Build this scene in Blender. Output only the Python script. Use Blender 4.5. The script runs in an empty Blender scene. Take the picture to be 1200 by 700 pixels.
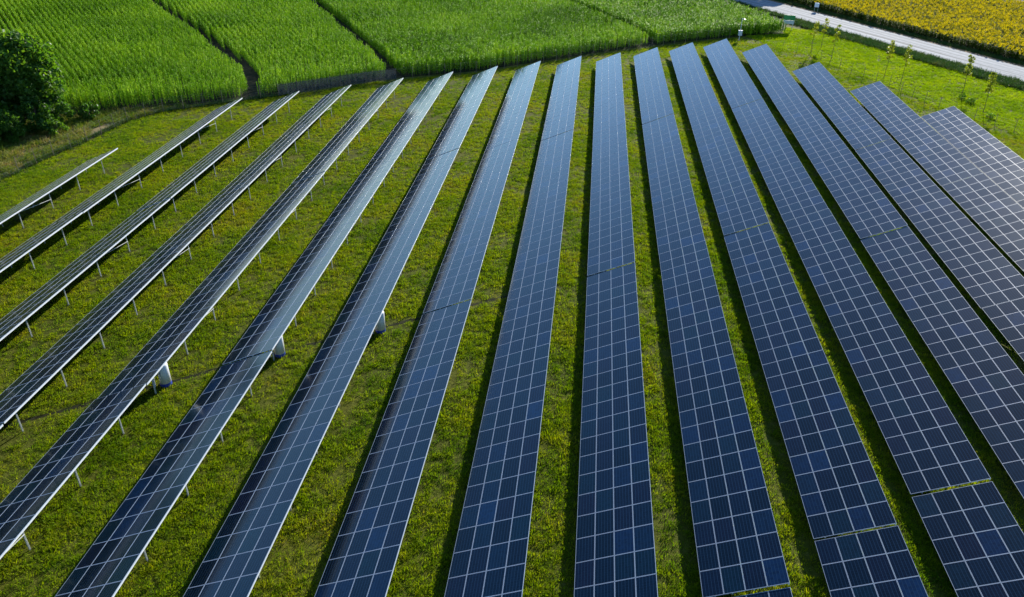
import bpy, math, random
import numpy as np
from mathutils import Matrix, Vector

# ------------------------------------------------------------------ camera, sky, sun, exposure
S = bpy.context.scene
COL = S.collection
rng = np.random.default_rng(7)
random.seed(7)

cam_d = bpy.data.cameras.new('camera')
cam = bpy.data.objects.new('camera', cam_d)
COL.objects.link(cam)
CR = Vector((0.99455894, 0.10327858, 0.01364037))
CU = Vector((-0.06468509, 0.50959214, 0.85798117))
CF = Vector((-0.08166005, 0.85419517, -0.5135))
cam.matrix_world = Matrix(((CR.x, CU.x, -CF.x, 0.0), (CR.y, CU.y, -CF.y, 0.0), (CR.z, CU.z, -CF.z, 34.419), (0, 0, 0, 1)))
cam_d.sensor_width = 36.0
cam_d.lens = 27.203
cam_d.clip_start = 0.5
cam_d.clip_end = 12000
S.camera = cam

SUN_EL = math.radians(20.0)
SUN_AZ = math.radians(20.1)          # clockwise from +Y
to_sun = Vector((math.cos(SUN_EL) * math.sin(SUN_AZ), math.cos(SUN_EL) * math.cos(SUN_AZ), math.sin(SUN_EL)))
W = bpy.data.worlds.new('World')
S.world = W
W.use_nodes = True
nt = W.node_tree
nt.nodes.clear()
sky = nt.nodes.new('ShaderNodeTexSky')
sky.sky_type = 'NISHITA'
sky.sun_disc = False
sky.sun_elevation = SUN_EL
sky.sun_rotation = SUN_AZ
sky.altitude = 100
sky.air_density = 1.0
sky.dust_density = 0.1
sky.ozone_density = 4.5
bg = nt.nodes.new('ShaderNodeBackground')
bg.inputs['Strength'].default_value = 0.12
out = nt.nodes.new('ShaderNodeOutputWorld')
nt.links.new(sky.outputs[0], bg.inputs[0])
nt.links.new(bg.outputs[0], out.inputs[0])

sun_d = bpy.data.lights.new('sun', 'SUN')
sun_d.energy = 5.0
sun_d.angle = math.radians(0.5)
sun_d.color = (1.0, 0.93, 0.81)
sun = bpy.data.objects.new('sun', sun_d)
COL.objects.link(sun)
sun.rotation_euler = to_sun.to_track_quat('Z', 'Y').to_euler()
sun.location = (60, 150, 90)

S.view_settings.view_transform = 'Standard'
S.view_settings.look = 'None'
S.view_settings.exposure = 1.15
S.view_settings.gamma = 1.0
S.cycles.max_bounces = 6
S.cycles.diffuse_bounces = 3
S.cycles.glossy_bounces = 3
S.cycles.transmission_bounces = 4
S.cycles.transparent_max_bounces = 6

# ------------------------------------------------------------------ helpers
def tag(o, label=None, cat=None, group=None, kind=None):
    if label: o['label'] = label
    if cat: o['category'] = cat
    if group: o['group'] = group
    if kind: o['kind'] = kind
    return o

def empty(name, loc, rz=0.0):
    o = bpy.data.objects.new(name, None)
    o.empty_display_size = 0.3
    o.location = loc
    o.rotation_euler = (0, 0, rz)
    COL.objects.link(o)
    return o

def link(name, me, parent=None, loc=(0, 0, 0), rot=(0, 0, 0)):
    o = bpy.data.objects.new(name, me)
    COL.objects.link(o)
    if parent is not None: o.parent = parent
    o.location = loc
    o.rotation_euler = rot
    return o

class MB:
    """collects simple solids for one mesh"""
    def __init__(self): self.v = []; self.f = []; self.m = []
    def poly(self, pts, mi=0):
        b = len(self.v); self.v += [tuple(p) for p in pts]
        self.f.append(tuple(range(b, b + len(pts)))); self.m.append(mi)
    def hexa(self, c8, mi=0):
        b = len(self.v); self.v += [tuple(p) for p in c8]
        for q in ((0, 3, 2, 1), (4, 5, 6, 7), (0, 1, 5, 4), (1, 2, 6, 5), (2, 3, 7, 6), (3, 0, 4, 7)):
            self.f.append(tuple(b + i for i in q)); self.m.append(mi)
    def box(self, c, s, mi=0):
        x, y, z = c; a, b, d = s[0] / 2, s[1] / 2, s[2] / 2
        self.hexa([(x - a, y - b, z - d), (x + a, y - b, z - d), (x + a, y + b, z - d), (x - a, y + b, z - d),
                   (x - a, y - b, z + d), (x + a, y - b, z + d), (x + a, y + b, z + d), (x - a, y + b, z + d)], mi)
    def bar(self, p, q, w, h, mi=0, up=(0, 0, 1)):
        p = Vector(p); q = Vector(q); d = (q - p).normalized(); u = Vector(up)
        s = d.cross(u)
        if s.length < 1e-4: s = d.cross(Vector((1, 0, 0)))
        s.normalize(); t = s.cross(d).normalized()
        s *= w / 2; t *= h / 2
        self.hexa([p - s - t, p + s - t, q + s - t, q - s - t, p - s + t, p + s + t, q + s + t, q - s + t], mi)
    def tube(self, pts, rad, n=8, mi=0, caps=True):
        pts = [Vector(p) for p in pts]
        if not hasattr(rad, '__len__'): rad = [rad] * len(pts)
        b = len(self.v)
        for i, p in enumerate(pts):
            d = (pts[min(i + 1, len(pts) - 1)] - pts[max(i - 1, 0)]).normalized()
            a = d.orthogonal().normalized() if abs(d.z) < .9 else (Vector((1, 0, 0)) - d * d.x).normalized()
            c = d.cross(a)
            for k in range(n):
                t = 2 * math.pi * k / n
                self.v.append(tuple(p + (a * math.cos(t) + c * math.sin(t)) * rad[i]))
        for i in range(len(pts) - 1):
            for k in range(n):
                self.f.append((b + i * n + k, b + i * n + (k + 1) % n, b + (i + 1) * n + (k + 1) % n, b + (i + 1) * n + k)); self.m.append(mi)
        if caps:
            self.f.append(tuple(b + k for k in reversed(range(n)))); self.m.append(mi)
            e = b + (len(pts) - 1) * n
            self.f.append(tuple(e + k for k in range(n))); self.m.append(mi)
    def mesh(self, name, mats):
        me = bpy.data.meshes.new(name)
        me.from_pydata(self.v, [], self.f)
        for m in (mats if isinstance(mats, (list, tuple)) else [mats]): me.materials.append(m)
        me.polygons.foreach_set('material_index', self.m)
        me.update()
        return me

def quads_mesh(name, V, nq, mats, midx=None):
    """V: (nq*4,3) array of separate quads"""
    me = bpy.data.meshes.new(name)
    me.vertices.add(len(V)); me.vertices.foreach_set('co', np.asarray(V, np.float32).ravel())
    me.loops.add(nq * 4); me.loops.foreach_set('vertex_index', np.arange(nq * 4, dtype=np.int32))
    me.polygons.add(nq)
    me.polygons.foreach_set('loop_start', np.arange(0, nq * 4, 4, dtype=np.int32))
    for m in (mats if isinstance(mats, (list, tuple)) else [mats]): me.materials.append(m)
    if midx is not None: me.polygons.foreach_set('material_index', np.asarray(midx, np.int32))
    me.polygons.foreach_set('use_smooth', np.zeros(nq, bool))
    me.update(calc_edges=True)
    return me

# ------------------------------------------------------------------ node helpers and materials
def newmat(name):
    m = bpy.data.materials.new(name); m.use_nodes = True
    m.node_tree.nodes.clear()
    return m, m.node_tree.nodes, m.node_tree.links

def N(ns, typ, **kw):
    n = ns.new(typ)
    for k, v in kw.items():
        if k in n.inputs: n.inputs[k].default_value = v
        else: setattr(n, k, v)
    return n

def ramp(ns, stops, interp='LINEAR'):
    r = ns.new('ShaderNodeValToRGB'); cr = r.color_ramp; cr.interpolation = interp
    while len(cr.elements) < len(stops): cr.elements.new(0.5)
    for e, (p, c) in zip(cr.elements, stops):
        e.position = p; e.color = (c[0], c[1], c[2], 1)
    return r

def simple(name, col, rough=0.6, metal=0.0, noise=0.0, nscale=8.0):
    m, ns, L = newmat(name)
    b = N(ns, 'ShaderNodeBsdfPrincipled'); o = N(ns, 'ShaderNodeOutputMaterial')
    b.inputs['Roughness'].default_value = rough; b.inputs['Metallic'].default_value = metal
    if noise > 0:
        tc = N(ns, 'ShaderNodeTexCoord'); nz = N(ns, 'ShaderNodeTexNoise', Scale=nscale, Detail=4.0)
        L.new(tc.outputs['Object'], nz.inputs['Vector'])
        r = ramp(ns, [(0.3, [c * (1 - noise) for c in col]), (0.7, [min(1, c * (1 + noise)) for c in col])])
        L.new(nz.outputs['Fac'], r.inputs[0]); L.new(r.outputs[0], b.inputs['Base Color'])
    else:
        b.inputs['Base Color'].default_value = (*col, 1)
    L.new(b.outputs[0], o.inputs[0])
    return m

def leaf_mat(name, stops, trans=0.45, tcol=(1.3, 1.25, 0.5), rough=0.55, spec=0.35, patch=None):
    """foliage: per-plant colour from the instance's random value, sunlight passing through"""
    m, ns, L = newmat(name)
    oi = N(ns, 'ShaderNodeObjectInfo')
    g = N(ns, 'ShaderNodeNewGeometry')
    add = N(ns, 'ShaderNodeMath', operation='MULTIPLY_ADD')
    L.new(g.outputs['Random Per Island'], add.inputs[0]); add.inputs[1].default_value = 0.45
    mul = N(ns, 'ShaderNodeMath', operation='MULTIPLY'); mul.inputs[1].default_value = 0.55
    L.new(oi.outputs['Random'], mul.inputs[0]); L.new(mul.outputs[0], add.inputs[2])
    fac = add.outputs[0]
    if patch:
        nz = N(ns, 'ShaderNodeTexNoise', Scale=patch, Detail=3.0, Roughness=0.6)
        L.new(g.outputs['Position'], nz.inputs['Vector'])
        mr = N(ns, 'ShaderNodeMapRange'); L.new(nz.outputs['Fac'], mr.inputs[0])
        mr.inputs[1].default_value = 0.3; mr.inputs[2].default_value = 0.7
        mr.inputs[3].default_value = -0.35; mr.inputs[4].default_value = 0.35
        a2 = N(ns, 'ShaderNodeMath', operation='ADD', use_clamp=True)
        L.new(fac, a2.inputs[0]); L.new(mr.outputs[0], a2.inputs[1]); fac = a2.outputs[0]
    r = ramp(ns, stops); L.new(fac, r.inputs[0])
    b = N(ns, 'ShaderNodeBsdfPrincipled', Roughness=rough)
    b.inputs['Specular IOR Level'].default_value = spec
    t = N(ns, 'ShaderNodeBsdfTranslucent')
    mc = N(ns, 'ShaderNodeMix', data_type='RGBA', blend_type='MULTIPLY'); mc.inputs[0].default_value = 1.0
    L.new(r.outputs[0], mc.inputs[6]); mc.inputs[7].default_value = (*tcol, 1)
    L.new(mc.outputs[2], t.inputs[0]); L.new(r.outputs[0], b.inputs['Base Color'])
    mx = N(ns, 'ShaderNodeMixShader'); mx.inputs[0].default_value = trans
    o = N(ns, 'ShaderNodeOutputMaterial')
    L.new(b.outputs[0], mx.inputs[1]); L.new(t.outputs[0], mx.inputs[2]); L.new(mx.outputs[0], o.inputs[0])
    return m

M = {}
M['alu'] = simple('anodised_aluminium', (0.25, 0.31, 0.39), 0.45, 0.0)
M['galv'] = simple('galvanised_steel', (0.52, 0.55, 0.54), 0.5, 0.1, 0.12, 6)
M['white_edge'] = simple('bright_edge_channel', (0.62, 0.64, 0.65), 0.45, 0.0, 0.05, 3)
M['backsheet'] = simple('backsheet', (0.07, 0.07, 0.075), 0.6)
M['white'] = simple('white_plastic', (0.62, 0.65, 0.68), 0.35, 0, 0.06, 3)
M['blue'] = simple('blue_paint', (0.03, 0.06, 0.35), 0.4)
M['dark'] = simple('dark_fitting', (0.03, 0.03, 0.035), 0.5)
M['wood'] = simple('weathered_post', (0.16, 0.12, 0.085), 0.9, 0, 0.3, 20)
M['wire'] = simple('fence_wire', (0.10, 0.10, 0.09), 0.8, 0.0)
M['signgreen'] = simple('green_sign_back', (0.02, 0.20, 0.05), 0.5, 0, 0.15, 2)
M['signgrey'] = simple('pale_grey_panel', (0.45, 0.48, 0.50), 0.5, 0, 0.1, 2)
M['bark'] = simple('bark', (0.10, 0.075, 0.05), 0.95, 0, 0.35, 6)
M['sapbark'] = simple('sapling_bark', (0.09, 0.065, 0.04), 0.95, 0, 0.3, 9)

def glass_material():
    m, ns, L = newmat('solar_glass')
    uv = N(ns, 'ShaderNodeUVMap'); sep = N(ns, 'ShaderNodeSeparateXYZ'); L.new(uv.outputs[0], sep.inputs[0])
    def math_(op, a, b=None, c=None):
        n = N(ns, 'ShaderNodeMath', operation=op)
        for i, x in enumerate((a, b, c)):
            if x is None: continue
            if isinstance(x, (int, float)): n.inputs[i].default_value = x
            else: L.new(x, n.inputs[i])
        return n.outputs[0]
    def line(src, n_, half):
        f = math_('FRACT', math_('MULTIPLY', src, n_)); d = math_('ABSOLUTE', math_('SUBTRACT', f, 0.5))
        return math_('GREATER_THAN', d, 0.5 - half)
    gx = line(sep.outputs[0], 6.0, 0.065); gy = line(sep.outputs[1], 10.0, 0.03)
    bus = math_('LESS_THAN', math_('ABSOLUTE', math_('SUBTRACT', math_('FRACT', math_('MULTIPLY', sep.outputs[0], 18.0)), 0.5)), 0.09)
    cell = N(ns, 'ShaderNodeTexWhiteNoise', noise_dimensions='3D')
    oi = N(ns, 'ShaderNodeObjectInfo')
    at = N(ns, 'ShaderNodeAttribute', attribute_name='panel_shade')
    rnd = math_('FRACT', math_('ADD', oi.outputs['Random'], at.outputs['Fac']))
    cv = N(ns, 'ShaderNodeCombineXYZ')
    L.new(math_('FLOOR', math_('MULTIPLY', sep.outputs[0], 6.0)), cv.inputs[0])
    L.new(math_('FLOOR', math_('MULTIPLY', sep.outputs[1], 10.0)), cv.inputs[1]); L.new(rnd, cv.inputs[2])
    L.new(cv.outputs[0], cell.inputs['Vector'])
    base = ramp(ns, [(0.0, (0.0005, 0.0028, 0.0055)), (0.3, (0.0008, 0.0038, 0.0095)), (0.5, (0.0032, 0.0036, 0.0120)), (0.65, (0.0008, 0.0042, 0.0125)), (0.8, (0.0006, 0.0085, 0.0145)), (0.93, (0.0015, 0.0080, 0.028)), (1.0, (0.002, 0.014, 0.046))])
    L.new(rnd, base.inputs[0])
    v = N(ns, 'ShaderNodeHueSaturation'); L.new(base.outputs[0], v.inputs['Color'])
    L.new(math_('MULTIPLY_ADD', cell.outputs['Value'], 0.5, 0.75), v.inputs['Value'])
    mx = N(ns, 'ShaderNodeMix', data_type='RGBA'); L.new(v.outputs[0], mx.inputs[6]); mx.inputs[7].default_value = (0.014, 0.036, 0.070, 1)
    L.new(math_('MINIMUM', math_('ADD', math_('MULTIPLY', gx, 0.75), math_('ADD', math_('MULTIPLY', gy, 0.35), math_('MULTIPLY', bus, 0.22))), 1.0), mx.inputs[0])
    b = N(ns, 'ShaderNodeBsdfPrincipled')
    L.new(mx.outputs[2], b.inputs['Base Color'])
    b.inputs['IOR'].default_value = 1.85
    b.inputs['Specular Tint'].default_value = (0.012, 0.11, 0.19, 1)
    b.inputs['Coat Weight'].default_value = 0.05; b.inputs['Coat Roughness'].default_value = 0.42; b.inputs['Coat IOR'].default_value = 1.4
    L.new(math_('MULTIPLY_ADD', rnd, 0.03, 0.14), b.inputs['Roughness'])
    o = N(ns, 'ShaderNodeOutputMaterial'); L.new(b.outputs[0], o.inputs[0])
    return m
M['glass'] = glass_material()

def grass_ground():
    m, ns, L = newmat('grass_soil')
    g = N(ns, 'ShaderNodeNewGeometry')
    n1 = N(ns, 'ShaderNodeTexNoise', Scale=0.09, Detail=5.0, Roughness=0.62); L.new(g.outputs['Position'], n1.inputs['Vector'])
    n2 = N(ns, 'ShaderNodeTexNoise', Scale=1.6, Detail=8.0, Roughness=0.7); L.new(g.outputs['Position'], n2.inputs['Vector'])
    r1 = ramp(ns, [(0.30, (0.050, 0.062, 0.004)), (0.50, (0.085, 0.095, 0.007)), (0.70, (0.140, 0.138, 0.012))]); L.new(n1.outputs['Fac'], r1.inputs[0])
    r2 = ramp(ns, [(0.34, (0.018, 0.024, 0.003)), (0.54, (0.062, 0.082, 0.007)), (0.74, (0.15, 0.120, 0.040))]); L.new(n2.outputs['Fac'], r2.inputs[0])
    mx = N(ns, 'ShaderNodeMix', data_type='RGBA'); mx.inputs[0].default_value = 0.55
    L.new(r1.outputs[0], mx.inputs[6]); L.new(r2.outputs[0], mx.inputs[7])
    b = N(ns, 'ShaderNodeBsdfPrincipled', Roughness=0.95); b.inputs['Specular IOR Level'].default_value = 0.1
    L.new(mx.outputs[2], b.inputs['Base Color'])
    n3 = N(ns, 'ShaderNodeTexNoise', Scale=5.0, Detail=6.0, Roughness=0.7); L.new(g.outputs['Position'], n3.inputs['Vector'])
    bp = N(ns, 'ShaderNodeBump', Strength=0.8, Distance=0.12); L.new(n3.outputs['Fac'], bp.inputs['Height']); L.new(bp.outputs[0], b.inputs['Normal'])
    o = N(ns, 'ShaderNodeOutputMaterial'); L.new(b.outputs[0], o.inputs[0])
    return m
M['grass_soil'] = grass_ground()

def earth(name, c1, c2, scale=0.8, bump=0.1):
    m, ns, L = newmat(name)
    g = N(ns, 'ShaderNodeNewGeometry')
    n1 = N(ns, 'ShaderNodeTexNoise', Scale=scale, Detail=7.0, Roughness=0.65); L.new(g.outputs['Position'], n1.inputs['Vector'])
    r = ramp(ns, [(0.3, c1), (0.7, c2)]); L.new(n1.outputs['Fac'], r.inputs[0])
    b = N(ns, 'ShaderNodeBsdfPrincipled', Roughness=0.95); b.inputs['Specular IOR Level'].default_value = 0.1
    L.new(r.outputs[0], b.inputs['Base Color'])
    bp = N(ns, 'ShaderNodeBump', Strength=0.7, Distance=bump); L.new(n1.outputs['Fac'], bp.inputs['Height']); L.new(bp.outputs[0], b.inputs['Normal'])
    o = N(ns, 'ShaderNodeOutputMaterial'); L.new(b.outputs[0], o.inputs[0])
    return m
M['corn_soil'] = earth('corn_field_soil', (0.011, 0.014, 0.005), (0.024, 0.026, 0.011))
M['verge_soil'] = earth('ditch_soil', (0.035, 0.032, 0.02), (0.075, 0.065, 0.04))
M['dirt'] = earth('dirt_shoulder', (0.13, 0.085, 0.045), (0.22, 0.16, 0.09), 1.5)
M['dry_soil'] = earth('dry_bare_soil', (0.10, 0.085, 0.03), (0.26, 0.20, 0.10), 0.5)

def road_material(d):
    """pale worn concrete with long tyre streaks; d = direction of travel"""
    m, ns, L = newmat('road_surface')
    g = N(ns, 'ShaderNodeNewGeometry'); sep = N(ns, 'ShaderNodeSeparateXYZ'); L.new(g.outputs['Position'], sep.inputs[0])
    def mad(x, k, y):
        n = N(ns, 'ShaderNodeMath', operation='MULTIPLY_ADD'); L.new(x, n.inputs[0]); n.inputs[1].default_value = k
        if y is None: n.inputs[2].default_value = 0
        else: L.new(y, n.inputs[2])
        return n.outputs[0]
    across = mad(sep.outputs[0], -d[1], mad(sep.outputs[1], d[0], None))
    along = mad(sep.outputs[0], d[0], mad(sep.outputs[1], d[1], None))
    cv = N(ns, 'ShaderNodeCombineXYZ'); L.new(mad(across, 1.9, None), cv.inputs[0]); L.new(mad(along, 0.012, None), cv.inputs[1])
    n1 = N(ns, 'ShaderNodeTexNoise', Scale=1.0, Detail=4.0, Roughness=0.6); L.new(cv.outputs[0], n1.inputs['Vector'])
    n2 = N(ns, 'ShaderNodeTexNoise', Scale=1.1, Detail=6.0, Roughness=0.7); L.new(g.outputs['Position'], n2.inputs['Vector'])
    r = ramp(ns, [(0.38, (0.13, 0.14, 0.15)), (0.5, (0.27, 0.29, 0.31)), (0.62, (0.40, 0.42, 0.44))]); L.new(n1.outputs['Fac'], r.inputs[0])
    r2 = ramp(ns, [(0.3, (0.75, 0.75, 0.75)), (0.7, (1, 1, 1))]); L.new(n2.outputs['Fac'], r2.inputs[0])
    mx = N(ns, 'ShaderNodeMix', data_type='RGBA', blend_type='MULTIPLY'); mx.inputs[0].default_value = 1
    L.new(r.outputs[0], mx.inputs[6]); L.new(r2.outputs[0], mx.inputs[7])
    b = N(ns, 'ShaderNodeBsdfPrincipled', Roughness=0.9); b.inputs['Specular IOR Level'].default_value = 0.1
    L.new(mx.outputs[2], b.inputs['Base Color'])
    o = N(ns, 'ShaderNodeOutputMaterial'); L.new(b.outputs[0], o.inputs[0])
    return m

M['corn'] = leaf_mat('corn_leaf', [(0.0, (0.065, 0.165, 0.006)), (0.5, (0.165, 0.330, 0.011)), (1.0, (0.310, 0.470, 0.024))], 0.17, (1.6, 1.55, 0.4), 0.6, 0.05, 0.05)
M['tassel'] = leaf_mat('corn_tassel', [(0, (0.13, 0.19, 0.04)), (1, (0.20, 0.24, 0.06))], 0.3, (1, 1, 1))
M['grass'] = leaf_mat('grass_blade', [(0.0, (0.042, 0.105, 0.003)), (0.35, (0.112, 0.190, 0.003)), (0.7, (0.190, 0.245, 0.004)), (0.93, (0.235, 0.245, 0.008)), (1.0, (0.18, 0.15, 0.04))], 0.5, (1.6, 1.6, 0.3), 0.6, 0.06, 0.12)
M['lush'] = leaf_mat('lush_grass_blade', [(0.0, (0.085, 0.175, 0.003)), (0.5, (0.17, 0.29, 0.004)), (1.0, (0.27, 0.36, 0.008))], 0.5, (1.6, 1.45, 0.35), 0.6, 0.06, 0.15)
M['verge'] = leaf_mat('verge_grass_blade', [(0.0, (0.020, 0.065, 0.016)), (0.6, (0.045, 0.105, 0.020)), (1.0, (0.10, 0.11, 0.03))], 0.3, (1.2, 1.2, 0.5), 0.6, 0.2, 0.2)
M['weed'] = leaf_mat('weed_blade', [(0.0, (0.06, 0.14, 0.008)), (0.5, (0.14, 0.20, 0.018)), (0.8, (0.23, 0.21, 0.05)), (1.0, (0.33, 0.25, 0.11))], 0.4, (1.2, 1.1, 0.6), 0.7, 0.15, 0.18)
M['sunleaf'] = leaf_mat('sunflower_leaf', [(0, (0.045, 0.085, 0.008)), (1, (0.10, 0.14, 0.012))], 0.35, (1.4, 1.3, 0.3), 0.75, 0.05)
M['petal'] = leaf_mat('sunflower_petal', [(0, (0.50, 0.40, 0.006)), (1, (0.64, 0.54, 0.012))], 0.4, (1.1, 1.0, 0.3), 0.9, 0.0)
M['disc'] = simple('sunflower_disc', (0.07, 0.035, 0.012), 0.9)
M['treeleaf'] = leaf_mat('tree_leaf', [(0, (0.016, 0.060, 0.008)), (0.6, (0.050, 0.130, 0.015)), (1, (0.115, 0.200, 0.022))], 0.5, (1.7, 1.6, 0.4), 0.5, 0.25)
M['sapleaf'] = leaf_mat('sapling_leaf', [(0, (0.12, 0.18, 0.012)), (1, (0.22, 0.25, 0.02))], 0.5, (1.5, 1.4, 0.4), 0.5, 0.3)

def screen_material():
    m, ns, L = newmat('screen_cloth')
    b = N(ns, 'ShaderNodeBsdfPrincipled', Roughness=0.9); b.inputs['Base Color'].default_value = (0.055, 0.066, 0.07, 1)
    tr = N(ns, 'ShaderNodeBsdfTransparent'); tl = N(ns, 'ShaderNodeBsdfTranslucent'); tl.inputs[0].default_value = (0.03, 0.035, 0.035, 1)
    a = N(ns, 'ShaderNodeMixShader'); a.inputs[0].default_value = 0.35
    L.new(b.outputs[0], a.inputs[1]); L.new(tl.outputs[0], a.inputs[2])
    c = N(ns, 'ShaderNodeMixShader'); c.inputs[0].default_value = 0.28
    L.new(a.outputs[0], c.inputs[1]); L.new(tr.outputs[0], c.inputs[2])
    o = N(ns, 'ShaderNodeOutputMaterial'); L.new(c.outputs[0], o.inputs[0])
    return m
M['screen'] = screen_material()

# ------------------------------------------------------------------ setting: ground sheets and road
def sheet(name, pts, z, mat, label):
    me = bpy.data.meshes.new(name)
    me.from_pydata([(x, y, z) for x, y in pts], [], [tuple(range(len(pts)))])
    me.materials.append(mat); me.update()
    if me.polygons[0].normal.z < 0: me.flip_normals()
    return tag(link(name, me), label, kind='structure')

def field_ground():
    """one sheet to the horizon, finer near the camera, gently uneven inside the array"""
    def axis(lo, hi, step, far):
        a = list(np.arange(lo, hi + 1e-6, step)); s = step
        while a[-1] < far: s *= 1.7; a.append(a[-1] + s)
        s = step
        while a[0] > -far: s *= 1.7; a.insert(0, a[0] - s)
        return np.array(a)
    X = axis(-140, 120, 2.0, 6000); Y = axis(0, 230, 2.0, 6000)
    gx, gy = np.meshgrid(X, Y)
    z = np.zeros_like(gx)
    v = np.stack([gx, gy, z], -1).reshape(-1, 3); nx, ny = len(X), len(Y)
    i = np.arange(nx * ny).reshape(ny, nx)
    f = np.stack([i[:-1, :-1], i[:-1, 1:], i[1:, 1:], i[1:, :-1]], -1).reshape(-1, 4)
    me = bpy.data.meshes.new('ground'); me.from_pydata(v.tolist(), [], f.tolist()); me.materials.append(M['grass_soil']); me.update()
    return tag(link('ground', me), 'short uneven grass ground under and between the solar rows', kind='structure')
field_ground()

FRONT = [(-82, 92), (-73.3, 99.6), (-65.6, 102.9), (-57.2, 106.7), (-50.5, 110.6), (-46.0, 114.3), (-40.0, 119.3), (-34.5, 123.4), (-18.9, 131.5), (1.1, 147.9), (17.7, 159.7), (30.0, 166.4), (39.6, 170.4)]
RIGHT = [(39.6, 170.4), (38.4, 177.0), (31.2, 193.8), (20.5, 219.0)]
LANE1 = [(-50.4, 108.0), (-51.2, 114.5), (-55.8, 123.4), (-72.0, 142.9), (-95.7, 170.3), (-125.0, 204.0)]
LANE2 = [(-27.0, 116.5), (-30.0, 122.0), (-43.9, 146.9), (-61.3, 176.7), (-80.0, 209.0)]
LANE3 = [(13.6, 150.5), (12.1, 155.2), (6.0, 169.4), (-4.3, 187.2), (-18.0, 211.0)]
sheet('corn_field_soil', FRONT + RIGHT[1:] + [(-20, 214), (-80, 210), (-128, 206), (-170, 180), (-120, 120), (-92, 92)], 0.012, M['corn_soil'], 'dark soil under the tall green corn')

RD = np.array([29.7, -52.6]); RD /= np.linalg.norm(RD); RN = np.array([-RD[1], RD[0]])
def rp(t, s): p = np.array([53.6, 171.8]) + RD * t + RN * s; return (float(p[0]), float(p[1]))
def strip(s0, s1, t0=-110, t1=75, n=16):
    a = [rp(t, s0) for t in np.linspace(t0, t1, n)]; b = [rp(t, s1) for t in np.linspace(t1, t0, n)]
    return a + b
M['road'] = road_material((float(RD[0]), float(RD[1])))
rb = MB()
for i in range(30):
    t0 = -110 + i * 6.2; t1 = t0 + 6.2
    c = [(*rp(t0, 0.0), 0.0), (*rp(t0, 8.9), 0.0), (*rp(t1, 8.9), 0.0), (*rp(t1, 0.0), 0.0)]
    rb.hexa([(x, y, 0.005) for x, y, _ in c] + [(x, y, 0.10) for x, y, _ in c])
tag(link('road', rb.mesh('road', M['road'])), 'pale grey streaked road between the grass verge and the sunflower field', kind='structure')
sheet('dirt_shoulder', strip(8.95, 10.4), 0.016, M['dirt'], 'thin brown dirt shoulder along the sunflower side of the road')
sheet('roadside_soil', strip(-5.2, -0.06), 0.012, M['verge_soil'], 'dark soil of the overgrown ditch beside the road')
sheet('sunflower_field_soil', [rp(-110, 13.0), rp(75, 13.0), rp(75, 90), rp(-110, 90)], 0.012, M['corn_soil'], 'soil under the yellow sunflowers')
sheet('dry_strip', [(-67, 66), (-65.9, 75.6), (-64.7, 83.4), (-63.6, 88.8), (-62.9, 97.6), (-60.2, 102.0), (-58, 105.6), (-65.6, 102.2), (-72.5, 98.2), (-80, 90), (-84, 70)], 0.008, M['dry_soil'], 'dry bare strip of earth and weeds behind the left fence')

# sizes of the solar tables (metres)
L_MOD = 1.67; P_X = 6.6116; X0 = -54.5495; WID = 4.0527; RISE = 1.7504; ZHI = 2.6
SLOPE = math.atan2(RISE, WID); SL = math.hypot(RISE, WID); C_MOD = SL / 4
NM = 23; TLEN = NM * L_MOD; GAP = 0.13

ENDS = [81.5, 102.4, 106.8, 110.9, 115.8, 120.7, 125.2, 129.5, 134.0, 137.5, 142.7, 147.4, 151.6, 148.4, 136.2, 125.3, 113.3, 95.4]
NUDGE = {0: (.18, -.12), 3: (-.16, .06), 4: (-.08, .04), 5: (.12, 0), 10: (0, -.05), 13: (.08, 0)}
IN_T, IN_S = 1.05, 3.25
def table_spans(k):
    """(y0, y1) of the tables of row k that stand in the picture"""
    dx, dz = NUDGE.get(k, (0, 0)); xh = X0 + k * P_X + dx
    x = xh - (WID if k > 8 else 0)
    lim = 23.8 + (-28.8 - x) * 1.407 if x < -28.8 else (29.9 + (x - 24.8) * 2.276 if x > 24.8 else 27.0)
    vis = []; y1 = ENDS[k]
    while y1 > lim - 8 and len(vis) < 4:
        vis.append((y1 - TLEN, y1)); y1 -= TLEN + (0.20 if (k > 9 and len(vis) == 3) else GAP)
    return xh, dz, vis
def clear_posts(Q):
    """worn ground round the foot of the tall posts"""
    keep = np.ones(len(Q), bool)
    for k in range(8):
        xh, dz, vis = table_spans(k); m = np.abs(Q[:, 0] - (xh - IN_T)) < 0.5
        for y0, y1 in vis:
            for q in range(8):
                p = np.array([xh - IN_T + 0.05, y0 + 2.1 + q * (TLEN - 4.2) / 7])
                keep[m] &= np.hypot(Q[m, 0] - p[0], (Q[m, 1] - p[1]) * 0.8) > 0.22 + 0.2 * ((k * 7 + q * 3) % 5) / 5
    return Q[keep]

# ------------------------------------------------------------------ scattered vegetation (stuff)
def unlinked(name, mats, builder, n):
    c = bpy.data.collections.new(name)
    for i in range(n):
        q, mi = builder(np.random.default_rng(100 + i), i)
        q = np.asarray(q, np.float32)
        o = bpy.data.objects.new('%s_form' % name, quads_mesh(name, q.reshape(-1, 3), len(q), mats, mi))
        c.objects.link(o)
    return c

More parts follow.
